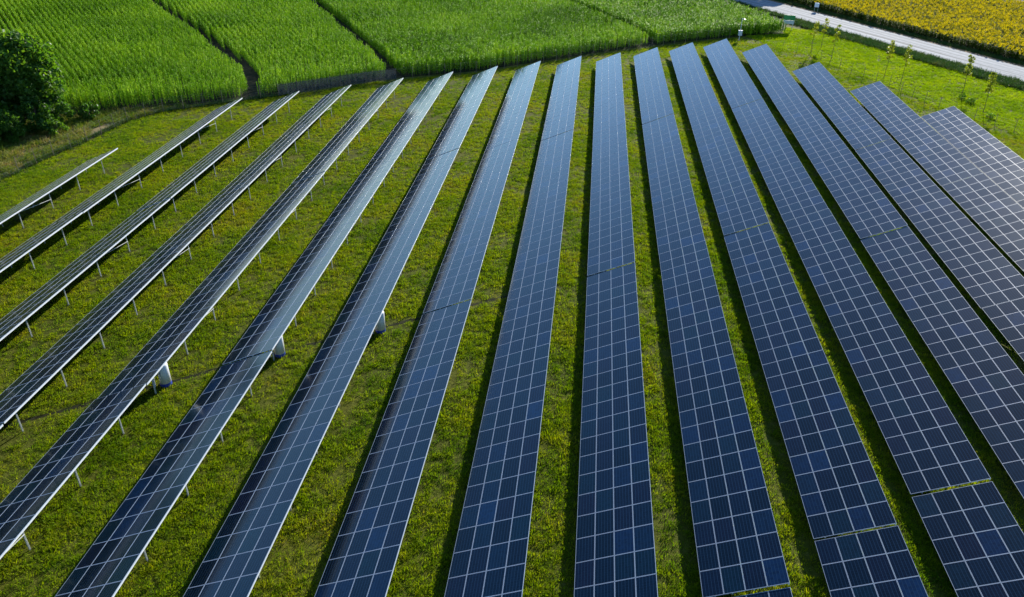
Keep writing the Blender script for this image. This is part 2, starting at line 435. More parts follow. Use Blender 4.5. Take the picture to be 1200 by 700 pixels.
def scatter(name, pts, rot, scl, coll, label, nvar):
    me = bpy.data.meshes.new(name)
    n = len(pts)
    me.vertices.add(n); me.vertices.foreach_set('co', np.asarray(pts, np.float32).ravel())
    a = me.attributes.new('rot', 'FLOAT_VECTOR', 'POINT'); a.data.foreach_set('vector', np.asarray(rot, np.float32).ravel())
    a = me.attributes.new('scl', 'FLOAT_VECTOR', 'POINT'); a.data.foreach_set('vector', np.asarray(scl, np.float32).ravel())
    a = me.attributes.new('pick', 'INT', 'POINT'); a.data.foreach_set('value', rng.integers(0, nvar, n).astype(np.int32))
    me.update()
    o = link(name, me)
    g = bpy.data.node_groups.new(name, 'GeometryNodeTree')
    g.interface.new_socket('Geometry', in_out='INPUT', socket_type='NodeSocketGeometry')
    g.interface.new_socket('Geometry', in_out='OUTPUT', socket_type='NodeSocketGeometry')
    ns, L = g.nodes, g.links
    gi = ns.new('NodeGroupInput'); go = ns.new('NodeGroupOutput')
    iop = ns.new('GeometryNodeInstanceOnPoints')
    ci = ns.new('GeometryNodeCollectionInfo'); ci.inputs['Collection'].default_value = coll
    ci.inputs['Separate Children'].default_value = True; ci.inputs['Reset Children'].default_value = True
    def na(nm, t):
        k = ns.new('GeometryNodeInputNamedAttribute'); k.data_type = t; k.inputs['Name'].default_value = nm
        return k.outputs['Attribute']
    e2r = ns.new('FunctionNodeEulerToRotation')
    L.new(na('rot', 'FLOAT_VECTOR'), e2r.inputs[0])
    L.new(gi.outputs[0], iop.inputs['Points']); L.new(ci.outputs[0], iop.inputs['Instance'])
    iop.inputs['Pick Instance'].default_value = True
    L.new(na('pick', 'INT'), iop.inputs['Instance Index']); L.new(e2r.outputs[0], iop.inputs['Rotation']); L.new(na('scl', 'FLOAT_VECTOR'), iop.inputs['Scale'])
    L.new(iop.outputs[0], go.inputs[0])
    md = o.modifiers.new('scatter', 'NODES'); md.node_group = g
    return tag(o, label, kind='stuff')

def inside(P, poly):
    x, y = P[:, 0], P[:, 1]; r = np.zeros(len(P), bool); n = len(poly)
    for i in range(n):
        x1, y1 = poly[i]; x2, y2 = poly[(i + 1) % n]
        c = ((y1 > y) != (y2 > y)) & (x < (x2 - x1) * (y - y1) / (y2 - y1 + 1e-12) + x1)
        r ^= c
    return r

def dist_line(P, line):
    d = np.full(len(P), 1e9)
    for (x1, y1), (x2, y2) in zip(line[:-1], line[1:]):
        a = np.array([x1, y1]); v = np.array([x2 - x1, y2 - y1]); t = np.clip(((P - a) @ v) / (v @ v), 0, 1)
        d = np.minimum(d, np.linalg.norm(P - a - t[:, None] * v, axis=1))
    return d

def vnoise(P, s, seed=0):
    """smooth value noise for patches"""
    q = P * s + seed * 17.3; i = np.floor(q).astype(int); f = q - i; f = f * f * (3 - 2 * f)
    def h(a, b): v = np.sin(a * 127.1 + b * 311.7 + seed * 7.7) * 43758.5453; return v - np.floor(v)
    a = h(i[:, 0], i[:, 1]); b = h(i[:, 0] + 1, i[:, 1]); c = h(i[:, 0], i[:, 1] + 1); d = h(i[:, 0] + 1, i[:, 1] + 1)
    return (a * (1 - f[:, 0]) + b * f[:, 0]) * (1 - f[:, 1]) + (c * (1 - f[:, 0]) + d * f[:, 0]) * f[:, 1]

def leaf_strip(base, az, length, width, rise, droop, segs=3, twist=0.0):
    """arching blade as quads"""
    d = np.array([math.cos(az), math.sin(az), 0]); s = np.array([-math.sin(az), math.cos(az), 0]); up = np.array([0, 0, 1.0])
    pts = []; p = np.array(base, float); ang = rise
    ws = []
    for i in range(segs + 1):
        t = i / segs; pts.append(p.copy()); ws.append(width * (0.55 + 1.0 * t if t < 0.4 else 1.0 - (t - 0.4) / 0.6 * 0.92) * 0.5)
        p = p + (d * math.cos(ang) + up * math.sin(ang)) * length / segs; ang -= droop / segs
    q = []
    for i in range(segs):
        s2 = s * math.cos(twist) + up * math.sin(twist)
        q.append([pts[i] - s2 * ws[i], pts[i] + s2 * ws[i], pts[i + 1] + s2 * ws[i + 1], pts[i + 1] - s2 * ws[i + 1]])
    return q

def corn_form(r, i):
    q = []; mi = []
    h = 2.0 + r.random() * 0.25
    for a in (0, math.pi / 2):
        s = np.array([math.cos(a), math.sin(a), 0]) * 0.022
        q.append([-s, s, s * 0.7 + [0, 0, h], -s * 0.7 + [0, 0, h]]); mi.append(0)
    nl = 17; pl = r.random() * 6.28
    for k in range(nl):
        t = k / (nl - 1); z = 0.25 + t ** 0.8 * (h - 0.37)
        az = pl + (k % 2) * math.pi + r.normal() * 0.5
        ln = r.uniform(0.60, 0.78) * (1 - 0.3 * t)
        st = leaf_strip((0, 0, z), az, ln, 0.21, 0.95 + r.random() * 0.3, 1.7 + r.random() * 0.8, 3, r.normal() * 0.35)
        q += st; mi += [0] * len(st)
    for k in range(2):
        az = r.random() * 6.28
        st = leaf_strip((0, 0, h - 0.05), az, 0.28, 0.03, 1.25, 0.5, 1); q += st; mi += [1] * len(st)
    return q, mi
CORN = unlinked('corn_plant', [M['corn'], M['tassel']], corn_form, 7)

def corn_lot(name, poly, direction, lanes, label, spacing=0.95, jitter=0.07, headland=7.5, narrow=1.0):
    d = np.array(direction, float); d /= np.linalg.norm(d); n = np.array([-d[1], d[0]])
    P = np.array(poly); lo = (P @ n).min(); hi = (P @ n).max(); l0 = (P @ d).min(); l1 = (P @ d).max()
    rows = np.arange(lo, hi, spacing); al = np.arange(l0, l1, 0.30)
    R, A = np.meshgrid(rows, al)
    Q = (R.ravel()[:, None] * n + A.ravel()[:, None] * d); Q += rng.normal(0, 1, Q.shape) * np.array([jitter, jitter])
    Q = Q[inside(Q, poly)]
    df = dist_line(Q, FRONT)
    Q = Q[df > headland + vnoise(Q, 0.15, 3) * 2.5]
    # headland: rows run along the front edge
    H = []
    F = np.array(FRONT)
    for (a, b) in zip(F[:-1], F[1:]):
        v = b - a; L_ = np.linalg.norm(v); v = v / L_; nn = np.array([-v[1], v[0]])
        for s in np.arange(0.25, headland + 2.0, 0.7):
            t = np.arange(0, L_, 0.38); H.append(a + v * t[:, None] + nn * s)
    H = np.concatenate(H); H += rng.normal(0, 0.09, H.shape)
    H = H[inside(H, poly)]
    dh = dist_line(H, FRONT); H = H[(dh > 0.2) & (dh < headland + vnoise(H, 0.15, 3) * 2.5)]
    Q = np.concatenate([Q, H])
    for ln, w in lanes: Q = Q[dist_line(Q, ln) > w]
    gap = vnoise(Q, 0.16, 5) * vnoise(Q, 0.45, 9); Q = Q[gap < 0.72]
    k = len(Q)
    hs = 0.92 + 0.2 * vnoise(Q, 0.07, 1) + rng.normal(0, 0.075, k)
    rot = np.stack([rng.normal(0, 0.04, k), rng.normal(0, 0.04, k), rng.uniform(0, 6.28, k)], 1)
    scl = np.stack([hs * narrow, hs * narrow, hs], 1)
    print(name, k)
    return scatter(name, np.c_[Q, np.full(k, 0.01)], rot, scl, CORN, label, 7)

lotA = [(-82, 92)] + FRONT[1:4] + [(-50.6, 110.6)] + LANE1[1:-1] + [(-118, 196), (-150, 172), (-128, 140), (-100, 108)]
lotB = [(-50.4, 110.6), FRONT[5], FRONT[6], (-33.0, 124.2)] + LANE2[2:-1] + [(-72, 195), (-112, 189)] + LANE1[-2:0:-1]
lotC = [(-30.5, 124.5)] + [(-18.9, 131.5), (1.1, 147.9), (13.0, 156.4)] + LANE3[2:-1] + [(-12, 201), (-72, 195)] + LANE2[-2:1:-1]
lotD = [(12.5, 156.0), (17.7, 159.7), (30.0, 166.4), (39.6, 170.4), (38.4, 177.0), (31.2, 193.8), (25.5, 207), (-12, 201)] + LANE3[-2:1:-1]
corn_lot('corn_crop', lotA, (0.655, -0.756), [(LANE1, 1.1)], 'tall green corn in clear rows at far left, beside the big tree', 1.0, 0.04, narrow=0.48)
corn_lot('corn_crop', lotB, (0.552, -0.834), [(LANE1, 1.1), (LANE2, 1.05)], 'tall green corn between the two left dark lanes, behind the grey screen', 0.98, 0.045, narrow=0.52)
corn_lot('corn_crop', lotC, (0.50, -0.866), [(LANE2, 1.05), (LANE3, 0.95)], 'wide block of tall green corn behind the middle solar rows', 0.95, 0.06, narrow=0.68)
corn_lot('corn_crop', lotD, (0.47, -0.883), [(LANE3, 0.95)], 'bright green corn at the right end, beside the road', 0.9, 0.09, narrow=0.95)

def clump_form(nb, rad, hmin, hmax, width):
    def f(r, i):
        q = []
        for k in range(nb):
            a = r.random() * 6.28; rr = rad * math.sqrt(r.random())
            h = r.uniform(hmin, hmax) * (1.15 - 0.6 * rr / rad)
            q += leaf_strip((rr * math.cos(a), rr * math.sin(a), 0), a + r.normal() * 1.0, h, width * r.uniform(0.7, 1.3), r.uniform(0.8, 1.45), r.uniform(0.3, 1.3), 2, r.normal() * 0.3)
        return q, [0] * len(q)
    return f
GRASS = unlinked('grass_tuft', [M['grass']], clump_form(26, 0.26, 0.08, 0.22, 0.028), 6)
LUSH = unlinked('lush_tuft', [M['lush']], clump_form(26, 0.32, 0.12, 0.32, 0.035), 5)
VERGE = unlinked('verge_tuft', [M['verge']], clump_form(28, 0.40, 0.5, 1.25, 0.05), 5)
WEED = unlinked('weed_tuft', [M['weed']], clump_form(26, 0.35, 0.3, 0.9, 0.045), 6)

def fill(poly, dens, seed=0):
    P = np.array(poly); lo, hi = P.min(0), P.max(0)
    n = int((hi[0] - lo[0]) * (hi[1] - lo[1]) * dens)
    Q = rng.uniform(lo, hi, (n, 2)); return Q[inside(Q, poly)]
def put(name, Q, smin, smax, coll, label, nv, flat=1.0):
    k = len(Q); s = rng.uniform(smin, smax, k)
    print(name, k)
    rot = np.stack([rng.normal(0, .1, k), rng.normal(0, .1, k), rng.uniform(0, 6.28, k)], 1)
    return scatter(name, np.c_[Q, np.full(k, 0.0)], rot, np.stack([s, s, s * flat * rng.uniform(0.8, 1.2, k)], 1), coll, label, nv)

LFENCE = [(-66.6, 62.0), (-65.7, 75.6), (-64.6, 83.4), (-63.5, 88.8), (-62.6, 97.6), (-60.1, 102.0), (-56.0, 105.3), (-50.0, 109.6), (-44.4, 113.7), (-39.3, 117.9), (-34.2, 122.0), (-18.4, 130.3), (1.8, 146.6), (18.3, 158.4), (28.0, 164.6), (33.5, 161.5)]
RFENCE = [(33.5, 161.5), (36.2, 155.6), (40.8, 151.2), (43.2, 144.0), (45.6, 138.8), (49.3, 131.1), (51.1, 124.4), (53.4, 118.6), (57.5, 113.5), (62.0, 106.0), (66.5, 97.0)]
FIELD = LFENCE + RFENCE[1:] + [(54, 90), (46, 78), (34, 52), (26, 33), (20, 18), (-33, 18), (-54, 52)]
Q = fill(FIELD, 22.0)
y = Q[:, 1]
keep = rng.random(len(Q)) < np.where(y < 60, 1.0, np.clip(70 / y, 0.3, 1) ** 0.7)
dens = 0.12 + 1.5 * vnoise(Q, 0.3, 2) * (0.35 + vnoise(Q, 1.1, 4))
Q = Q[keep & (rng.random(len(Q)) < dens)]
TRENCH = [(-37.5, 36.4), (-29.4, 42.0), (-22.6, 46.9), (-15.7, 51.2), (-9.0, 55.6), (-2.4, 59.8)]
Q = Q[dist_line(Q, TRENCH) > 0.28]
Q = clear_posts(Q)
put('grass', Q, 0.7, 1.6, GRASS, 'short tufty green grass between the solar rows', 6)
VERGE_POLY = RFENCE[1:] + [(72.5, 96), (78, 118), rp(45, -5.2), rp(30, -5.0), rp(10, -4.8), rp(-8, -4.6), (46, 174.5), (40.8, 176.5), (39.2, 170.5), (31, 166.5)]
put('meadow_grass', fill(VERGE_POLY, 10.0), 0.8, 1.4, LUSH, 'bright yellow green meadow grass between the right fence and the road', 5)
Qv = np.array([rp(t, s) for t, s in zip(rng.uniform(-42, 70, 5200), rng.uniform(-5.2, -0.35, 5200))])
tt = (Qv - np.array([53.6, 171.8])) @ RD
put('ditch_weeds', Qv[(tt > -16) | (np.abs(((Qv - np.array([53.6, 171.8])) @ RN) + 1.6) < 1.3)], 0.5, 1.0, VERGE, 'dark rough grass in the ditch between meadow and road', 5)
Qv = np.array([rp(t, s) for t, s in zip(rng.uniform(-80, 70, 3600), rng.uniform(10.5, 12.6, 3600))])
put('roadside_weeds', Qv, 0.3, 0.62, VERGE, 'dark tall grass between the road and the sunflowers', 5)
WP = [(-67, 66), (-65.9, 75.6), (-64.9, 83.4), (-63.9, 88.8), (-63.2, 97.6), (-60.6, 102.0), (-57.5, 105.8), (-65.6, 102.6), (-72.5, 98.6), (-78, 92), (-82, 70)]
Qw = fill(WP, 5.5); Qw = Qw[np.hypot(Qw[:, 0] + 63.9, (Qw[:, 1] - 94.3) * 0.6) > 1.5]
put('weeds', Qw, 0.6, 1.3, WEED, 'dry yellow and green weeds between the left fence and the corn', 6)
Fl = []
for a, b in zip(LFENCE[:8], LFENCE[1:9]):
    a = np.array(a); b = np.array(b); k = int(np.linalg.norm(b - a) * 9)
    Fl.append(a + (b - a) * rng.random((k, 1)) + rng.normal(0, 0.25, (k, 2)) + [-0.3, 0.2])
put('fence_weeds', np.concatenate(Fl), 0.35, 0.85, VERGE, 'dark weeds growing through the foot of the left fence', 5)

def sun_form(r, i):
    q = []; mi = []
    h = 1.45 + r.random() * 0.25
    s = np.array([0.02, 0, 0]); q.append([-s, s, s + [0, 0, h], -s + [0, 0, h]]); mi.append(0)
    for k in range(9):
        az = k * 2.4 + r.normal() * .3; z = 0.45 + k / 9 * (h - 0.5)
        st = leaf_strip((0.03 * math.cos(az), 0.03 * math.sin(az), z), az, 0.40, 0.26, 0.5, 1.2, 2); q += st; mi += [0] * len(st)
    # head: ring of petals round a brown disc, tipped over
    tilt = r.uniform(0.35, 1.1); az = -math.pi / 2 + r.normal() * 0.9
    nrm = np.array([math.cos(az) * math.sin(tilt), math.sin(az) * math.sin(tilt), math.cos(tilt)])
    a = np.cross(nrm, [0.3, 0.2, 1.0]); a /= np.linalg.norm(a); b = np.cross(nrm, a); c = np.array([0, 0, h + 0.03]) + nrm * 0.06
    npet = 11
    for k in range(npet):
        t = 2 * math.pi * k / npet; e = a * math.cos(t) + b * math.sin(t); f = -a * math.sin(t) + b * math.cos(t)
        q.append([c + e * 0.085 - f * 0.03, c + e * 0.085 + f * 0.03, c + e * 0.20 + f * 0.045 - nrm * 0.02, c + e * 0.20 - f * 0.045 - nrm * 0.02]); mi.append(1)
    for k in range(4):
        t = [2 * math.pi * (k * 2 + j) / 8 for j in range(3)]
        q.append([c + nrm * .02] + [c + nrm * .005 + (a * math.cos(x) + b * math.sin(x)) * 0.09 for x in t]); mi.append(2)
    return q, mi
SUNF = unlinked('sunflower_plant', [M['sunleaf'], M['petal'], M['disc']], sun_form, 7)
Qs = fill([rp(-78, 12.2), rp(70, 12.2), rp(70, 62), rp(-50, 62), rp(-78, 40)], 4.8)
Qs = Qs[Qs[:, 1] < 233]
k = len(Qs); print('sunflowers', k)
hs = 0.9 + 0.25 * vnoise(Qs, 0.12, 6) + rng.normal(0, .05, k)
scatter('sunflower_crop', np.c_[Qs, np.zeros(k)], np.stack([rng.normal(0, .08, k), rng.normal(0, .08, k), rng.normal(0, .5, k)], 1), np.stack([hs] * 3, 1), SUNF, 'golden sunflower field in bloom at upper right, beyond the road', 7)

# ------------------------------------------------------------------ solar tables
def module_parts():
    """vertices, faces, material ids, uv of one framed module lying flat at its centre"""
    a, b = C_MOD / 2 - 0.007, L_MOD / 2 - 0.007; w = 0.020; t = 0.04
    v = []
    for z, i in ((0, 0), (-t, 0), (0, w), (-0.005, w)):
        v += [(-a + i, -b + i, z), (a - i, -b + i, z), (a - i, b - i, z), (-a + i, b - i, z)]
    f = []; mi = []
    for k in range(4):
        n = (k + 1) % 4
        f += [(k, n, 8 + n, 8 + k), (4 + k, 4 + n, n, k), (8 + k, 8 + n, 12 + n, 12 + k)]; mi += [0, 0, 0]
    f.append((12, 13, 14, 15)); mi.append(1)
    f.append((7, 6, 5, 4)); mi.append(2)
    return np.array(v), np.array(f), np.array(mi)
MV, MF, MMI = module_parts()
MATS = [M['alu'], M['glass'], M['backsheet']]
def set_uv(me, nmod):
    uv = me.uv_layers.new(name='UVMap')
    one = np.zeros((len(MF) * 4, 2), np.float32)
    gi = int(np.where(MMI == 1)[0][0]) * 4
    one[gi:gi + 4] = [(0, 0), (1, 0), (1, 1), (0, 1)]
    uv.data.foreach_set('uv', np.tile(one, (nmod, 1)).ravel())
def module_mesh(centres, name, shade):
    """joined modules; centres (n,3) with the plane's own tilt jitter"""
    n = len(centres)
    V = (centres[:, None, :] + MV[None]).reshape(-1, 3)
    F = (MF[None] + (np.arange(n) * len(MV))[:, None, None]).reshape(-1, 4)
    me = bpy.data.meshes.new(name)
    me.vertices.add(len(V)); me.vertices.foreach_set('co', V.astype(np.float32).ravel())
    me.loops.add(F.size); me.loops.foreach_set('vertex_index', F.astype(np.int32).ravel())
    me.polygons.add(len(F)); me.polygons.foreach_set('loop_start', np.arange(0, F.size, 4, dtype=np.int32))
    for m in MATS: me.materials.append(m)
    me.polygons.foreach_set('material_index', np.tile(MMI, n).astype(np.int32))
    me.polygons.foreach_set('use_smooth', np.zeros(len(F), bool))
    me.update(calc_edges=True)
    set_uv(me, n)
    at = me.attributes.new('panel_shade', 'FLOAT', 'FACE'); at.data.foreach_set('value', np.repeat(shade, len(MF)).astype(np.float32))
    return me
MOD1 = module_mesh(np.zeros((1, 3)), 'solar_module', np.zeros(1))

def px_size(p):
    """rough size in photo pixels of one module at world point p: (across, along)"""
    d = Vector(p) - Vector((0, 0, 34.419)); w = d.dot(CF)
    def pr(q):
        e = Vector(q) - Vector((0, 0, 34.419)); z = e.dot(CF); return Vector((906.8 * e.dot(CR) / z, 906.8 * e.dot(CU) / z))
    o = pr(p); ax = (C_MOD * math.cos(SLOPE), 0, C_MOD * math.sin(SLOPE))
    c = (pr((p[0] + ax[0], p[1], p[2] + ax[2])) - o); l = (pr((p[0], p[1] + L_MOD, p[2])) - o)
    return c.length, l.length, abs(c.x * l.y - c.y * l.x), o

# shared support meshes
def rail_mesh(w, h, mat, name):
    b = MB(); b.box((0, 0, 0), (w, TLEN, h)); return b.mesh(name, mat)
EDGE = rail_mesh(0.045, 0.10, M['white_edge'], 'edge_rail')
PURL = rail_mesh(0.06, 0.07, M['galv'], 'purlin')
def post_mesh(h, name):
    b = MB()   # C-section pile with a small foot collar
    b.box((-0.035, 0, h / 2), (0.012, 0.085, h)); b.box((0.0, -0.037, h / 2), (0.058, 0.012, h)); b.box((0.0, 0.037, h / 2), (0.058, 0.012, h))
    b.box((0, 0, h - 0.05), (0.13, 0.14, 0.10))
    return b.mesh(name, M['galv'])
def zat(dx): return ZHI - dx * math.tan(SLOPE)     # plane height at distance dx inward from the high edge
POST_T = post_mesh(zat(IN_T) - 0.20, 'tall_post'); POST_S = post_mesh(zat(IN_S) - 0.20, 'short_post')
rb = MB(); rb.bar((-0.25, 0, zat(0.25) - 0.165), (-(WID - 0.25), 0, zat(WID - 0.25) - 0.165), 0.06, 0.09); RAFT = rb.mesh('rafter', M['galv'])
bb = MB(); bb.bar((-IN_T + 0.07, 0, 1.15), (-IN_T + 0.07, -4.75, zat(IN_T) - 0.3), 0.035, 0.035); BRACE = bb.mesh('brace', M['galv'])

ORD = ['first', 'second', 'third', 'fourth', 'fifth', 'sixth', 'seventh', 'eighth', 'ninth', 'tenth', 'eleventh', 'twelfth', 'thirteenth', 'fourteenth', 'fifteenth', 'sixteenth', 'seventeenth', 'eighteenth']
def side(k):
    if k < 6: return '%s row from the left' % ORD[k]
    if k > 11: return '%s row from the right' % ORD[17 - k]
    return '%s row from left' % ORD[k]
n_mod = n_join = 0
for k in range(len(ENDS)):
    xh, dz, vis = table_spans(k)
    for j, (y0, y1) in enumerate(vis):
        yc = (y0 + y1) / 2
        if len(vis) == 1: pos = 'only table in view'
        elif j == 0: pos = 'farthest table'
        elif j == len(vis) - 1: pos = 'nearest table'
        else: pos = 'middle table' if len(vis) == 3 else ('second farthest table' if j == 1 else 'second nearest table')
        step = 0.0 if j == 0 else (-1) ** (j + k) * random.uniform(0.015, 0.05)
        t = empty('solar_table', (xh, yc, dz + step))
        tag(t, '%s of tilted solar panels in the %s' % (pos, side(k)), 'solar panels', 'solar panel tables standing in parallel rows')
        far = []; fs = []
        for c in range(4):
            s = (c + 0.5) * C_MOD
            cx, cz = -(s * math.cos(SLOPE)), ZHI - s * math.sin(SLOPE)
            for m in range(NM):
                yy = -TLEN / 2 + (m + 0.5) * L_MOD
                a, l, ar, o = px_size((xh + cx, yc + yy, cz))
                inview = -640 < o.x < 640 and -390 < o.y < 390
                tz = random.gauss(0, 0.0007); ty = random.gauss(0, 0.0010)
                if inview and max(a, l) >= 10 and ar >= 52:
                    e = link('solar_module', MOD1, t, (cx, yy, cz), (tz, -SLOPE + ty, 0)); n_mod += 1
                else:
                    far.append((-s, yy, 0.0)); fs.append(random.random()); n_join += 1
        if far:
            me = module_mesh(np.array(far), 'solar_module_bank', np.array(fs))
            o = link('solar_module_bank', me, t, (0, 0, ZHI), (0, -SLOPE, 0)); o['kind'] = 'stuff'
        # rails under the modules
        link('edge_rail', EDGE, t, (-0.027, 0, ZHI - 0.107))
        for s in (0.7, 1.75, 2.85, 3.75):
            link('purlin', PURL, t, (-s * math.cos(SLOPE), 0, ZHI - s * math.sin(SLOPE) - 0.085), (0, -SLOPE, 0))
        for q in range(8):
            yy = -TLEN / 2 + 2.1 + q * (TLEN - 4.2) / 7
            link('tall_post', POST_T, t, (-IN_T, yy, -dz - step))
            link('short_post', POST_S, t, (-IN_S, yy, -dz - step))
            link('rafter', RAFT, t, (0, yy, 0))
            if q in ((2, 6) if (k + j) % 2 else (5,)): link('brace', BRACE, t, (0, yy, 0))
print('modules', n_mod, 'joined', n_join)

def wood_form(r, i):
    blobs = []; per = []
    for q in range(26):
        f = (q + .5) / 26; az = q * 2.4; d = 4.2 * math.sin(math.pi * (0.15 + 0.75 * f)) * r.uniform(.5, 1)
        blobs.append((math.cos(az) * d, math.sin(az) * d, 3 + 15 * f, r.uniform(1.6, 2.8))); per.append(70)
    V, n = leaf_cloud(blobs, per, 0.55, r)
    return V.reshape(n, 4, 3), [0] * n

# white tanks standing at the second joints of three rows
def tank(x, y, label):
    t = empty('storage_tank', (x, y, 0))
    tag(t, label, 'tank', 'white tanks standing under the panel joints')
    b = MB(); b.tube([(0, 0, 0.26), (0, 0, 1.72), (0, 0, 1.80), (0, 0, 1.84)], [0.40, 0.40, 0.37, 0.28], 24); me = b.mesh('tank_body', M['white'])
    me.polygons.foreach_set('use_smooth', [len(p.vertices) == 4 for p in me.polygons]); link('tank_body', me, t)
    b = MB(); b.tube([(0, 0, 0.0), (0, 0, 0.255)], 0.406, 24); me = b.mesh('blue_base', M['blue']); link('blue_base', me, t)
    b = MB(); b.box((-0.16, -0.37, 1.35), (0.10, 0.05, 0.07)); b.box((-0.02, -0.40, 1.22), (0.10, 0.04, 0.06)); link('pipe_fitting', b.mesh('pipe_fitting', M['dark']), t)
    b = MB(); b.tube([(-0.66, -0.42, 0), (-0.66, -0.42, 1.35)], 0.10, 12); b.tube([(-0.66, -0.42, 1.25), (-0.3, -0.2, 1.3)], 0.04, 8); link('side_pipe', b.mesh('side_pipe', M['white']), t)
tank(-29.05, 42.1, 'white cylindrical tank with blue base under the fifth row, lowest left of the three')
tank(-22.25, 46.65, 'white cylindrical tank with blue base under the sixth row, middle of the three')
tank(-15.45, 50.85, 'white tank mostly hidden under the seventh row, rightmost of the three')

tb = MB()
TR = [(-37.5, 36.4), (-29.4, 42.0), (-22.6, 46.9), (-15.7, 51.2), (-9.0, 55.6), (-2.4, 59.8)]
for (xa, ya), (xb, yb) in zip(TR[:-1], TR[1:]):
    n = 7; d = np.array([xb - xa, yb - ya]); L_ = np.linalg.norm(d); nn = np.array([-d[1], d[0]]) / L_
    for i in range(n):
        p = np.array([xa, ya]) + d * i / n; q = np.array([xa, ya]) + d * (i + 1) / n; w0 = 0.17 + 0.07 * math.sin(i * 2.3 + xa); w1 = 0.17 + 0.07 * math.sin((i + 1) * 2.3 + xa)
        if i == n - 1: w1 = 0.17 + 0.07 * math.sin(xb)
        tb.poly([(*(p - nn * w0), 0.008), (*(q - nn * w1), 0.008), (*(q + nn * w1), 0.008), (*(p + nn * w0), 0.008)])
tag(link('cable_trench', tb.mesh('cable_trench', M['corn_soil'])), 'narrow dark trench line crossing the grass between the panel joints', kind='structure')

# ------------------------------------------------------------------ fences
def resample(line, step):
    pts = []; carry = 0.0
    for a, b in zip(line[:-1], line[1:]):
        a = np.array(a, float); b = np.array(b, float); L_ = np.linalg.norm(b - a); t = carry
        while t < L_: pts.append(a + (b - a) * t / L_); t += step
        carry = t - L_
    return [tuple(map(float, p)) for p in pts]
def fence(name, label, line, step, h, post_mat, heights, screens=None, pr=0.035):
    pts = resample(line, step); x0, y0 = pts[0]
    t = empty(name, (x0, y0, 0)); tag(t, label, 'fence')
    pb = MB(); pb.tube([(0, 0, 0), (0, 0, h)], [pr, pr * .9], 7); pm = pb.mesh('fence_post', post_mat)
    for x, y in pts: link('fence_post', pm, t, (x - x0, y - y0, 0), (random.gauss(0, .02), random.gauss(0, .02), random.random() * 6))
    for z in heights:
        b = MB()
        for (xa, ya), (xb, yb) in zip(pts[:-1], pts[1:]):
            b.bar((xa - x0, ya - y0, z), (xb - x0, yb - y0, z), 0.008, 0.008)
        link('fence_wire', b.mesh('fence_wire', M['wire']), t)
    if screens:
        for (xa, ya), (xb, yb) in zip(pts[:-1], pts[1:]):
            if screens[0] < (xa + xb) / 2 < screens[1]:
                b = MB(); a = Vector((xa - x0, ya - y0, 0)); c = Vector((xb - x0, yb - y0, 0)); off = (c - a).normalized().cross(Vector((0, 0, 1))) * 0.05
                n = 6
                for i in range(n):
                    for z0, z1 in ((0.18, 1.0), (1.0, 1.85)):
                        p = a + (c - a) * i / n; q = a + (c - a) * (i + 1) / n
                        wob = lambda i, z: off * (1 + 0.8 * math.sin(i * 2.1 + xa * 3) * math.sin(z * 1.7))
                        b.poly([p + wob(i, z0) + Vector((0, 0, z0)), q + wob(i + 1, z0) + Vector((0, 0, z0)), q + wob(i + 1, z1) + Vector((0, 0, z1)), p + wob(i, z1) + Vector((0, 0, z1))])
                link('screen_panel', b.mesh('screen_panel', M['screen']), t)
    return t
fence('wire_fence', 'wire fence on thin posts along the corn, with a stretch of grey screen cloth', LFENCE[:-1], 2.75, 2.0, M['wood'], (0.3, 0.65, 1.0, 1.35, 1.7, 1.95), screens=(-46.5, -31.5))
fence('wire_fence', 'low wire fence on thin dark posts across the meadow at right', RFENCE[1:], 3.0, 1.75, M['wood'], (0.5, 0.95, 1.4))

# ------------------------------------------------------------------ trees
def leaf_cloud(blobs, per, size, r, squash=1.0):
    """many small leaf quads spread through lumpy volumes"""
    C = []
    for (x, y, z, rad), n in zip(blobs, per):
        d = r.normal(size=(n, 3)); d /= np.linalg.norm(d, axis=1)[:, None]
        rr = rad * (0.45 + 0.55 * r.random(n) ** 0.6) * (1 + 0.18 * np.sin(d[:, 0] * 5 + x) * np.sin(d[:, 1] * 6 + y))
        C.append(np.array([x, y, z]) + d * rr[:, None] * np.array([1, 1, squash]))
    C = np.concatenate(C); n = len(C)
    a = r.normal(size=(n, 3)); a /= np.linalg.norm(a, axis=1)[:, None]
    h = np.cross(a, r.normal(size=(n, 3))); h /= np.linalg.norm(h, axis=1)[:, None]
    s = size * r.uniform(0.6, 1.35, n)[:, None]
    V = np.stack([C - a * s, C + h * s * 0.5, C + a * s, C - h * s * 0.5], 1)
    return V.reshape(-1, 3), n
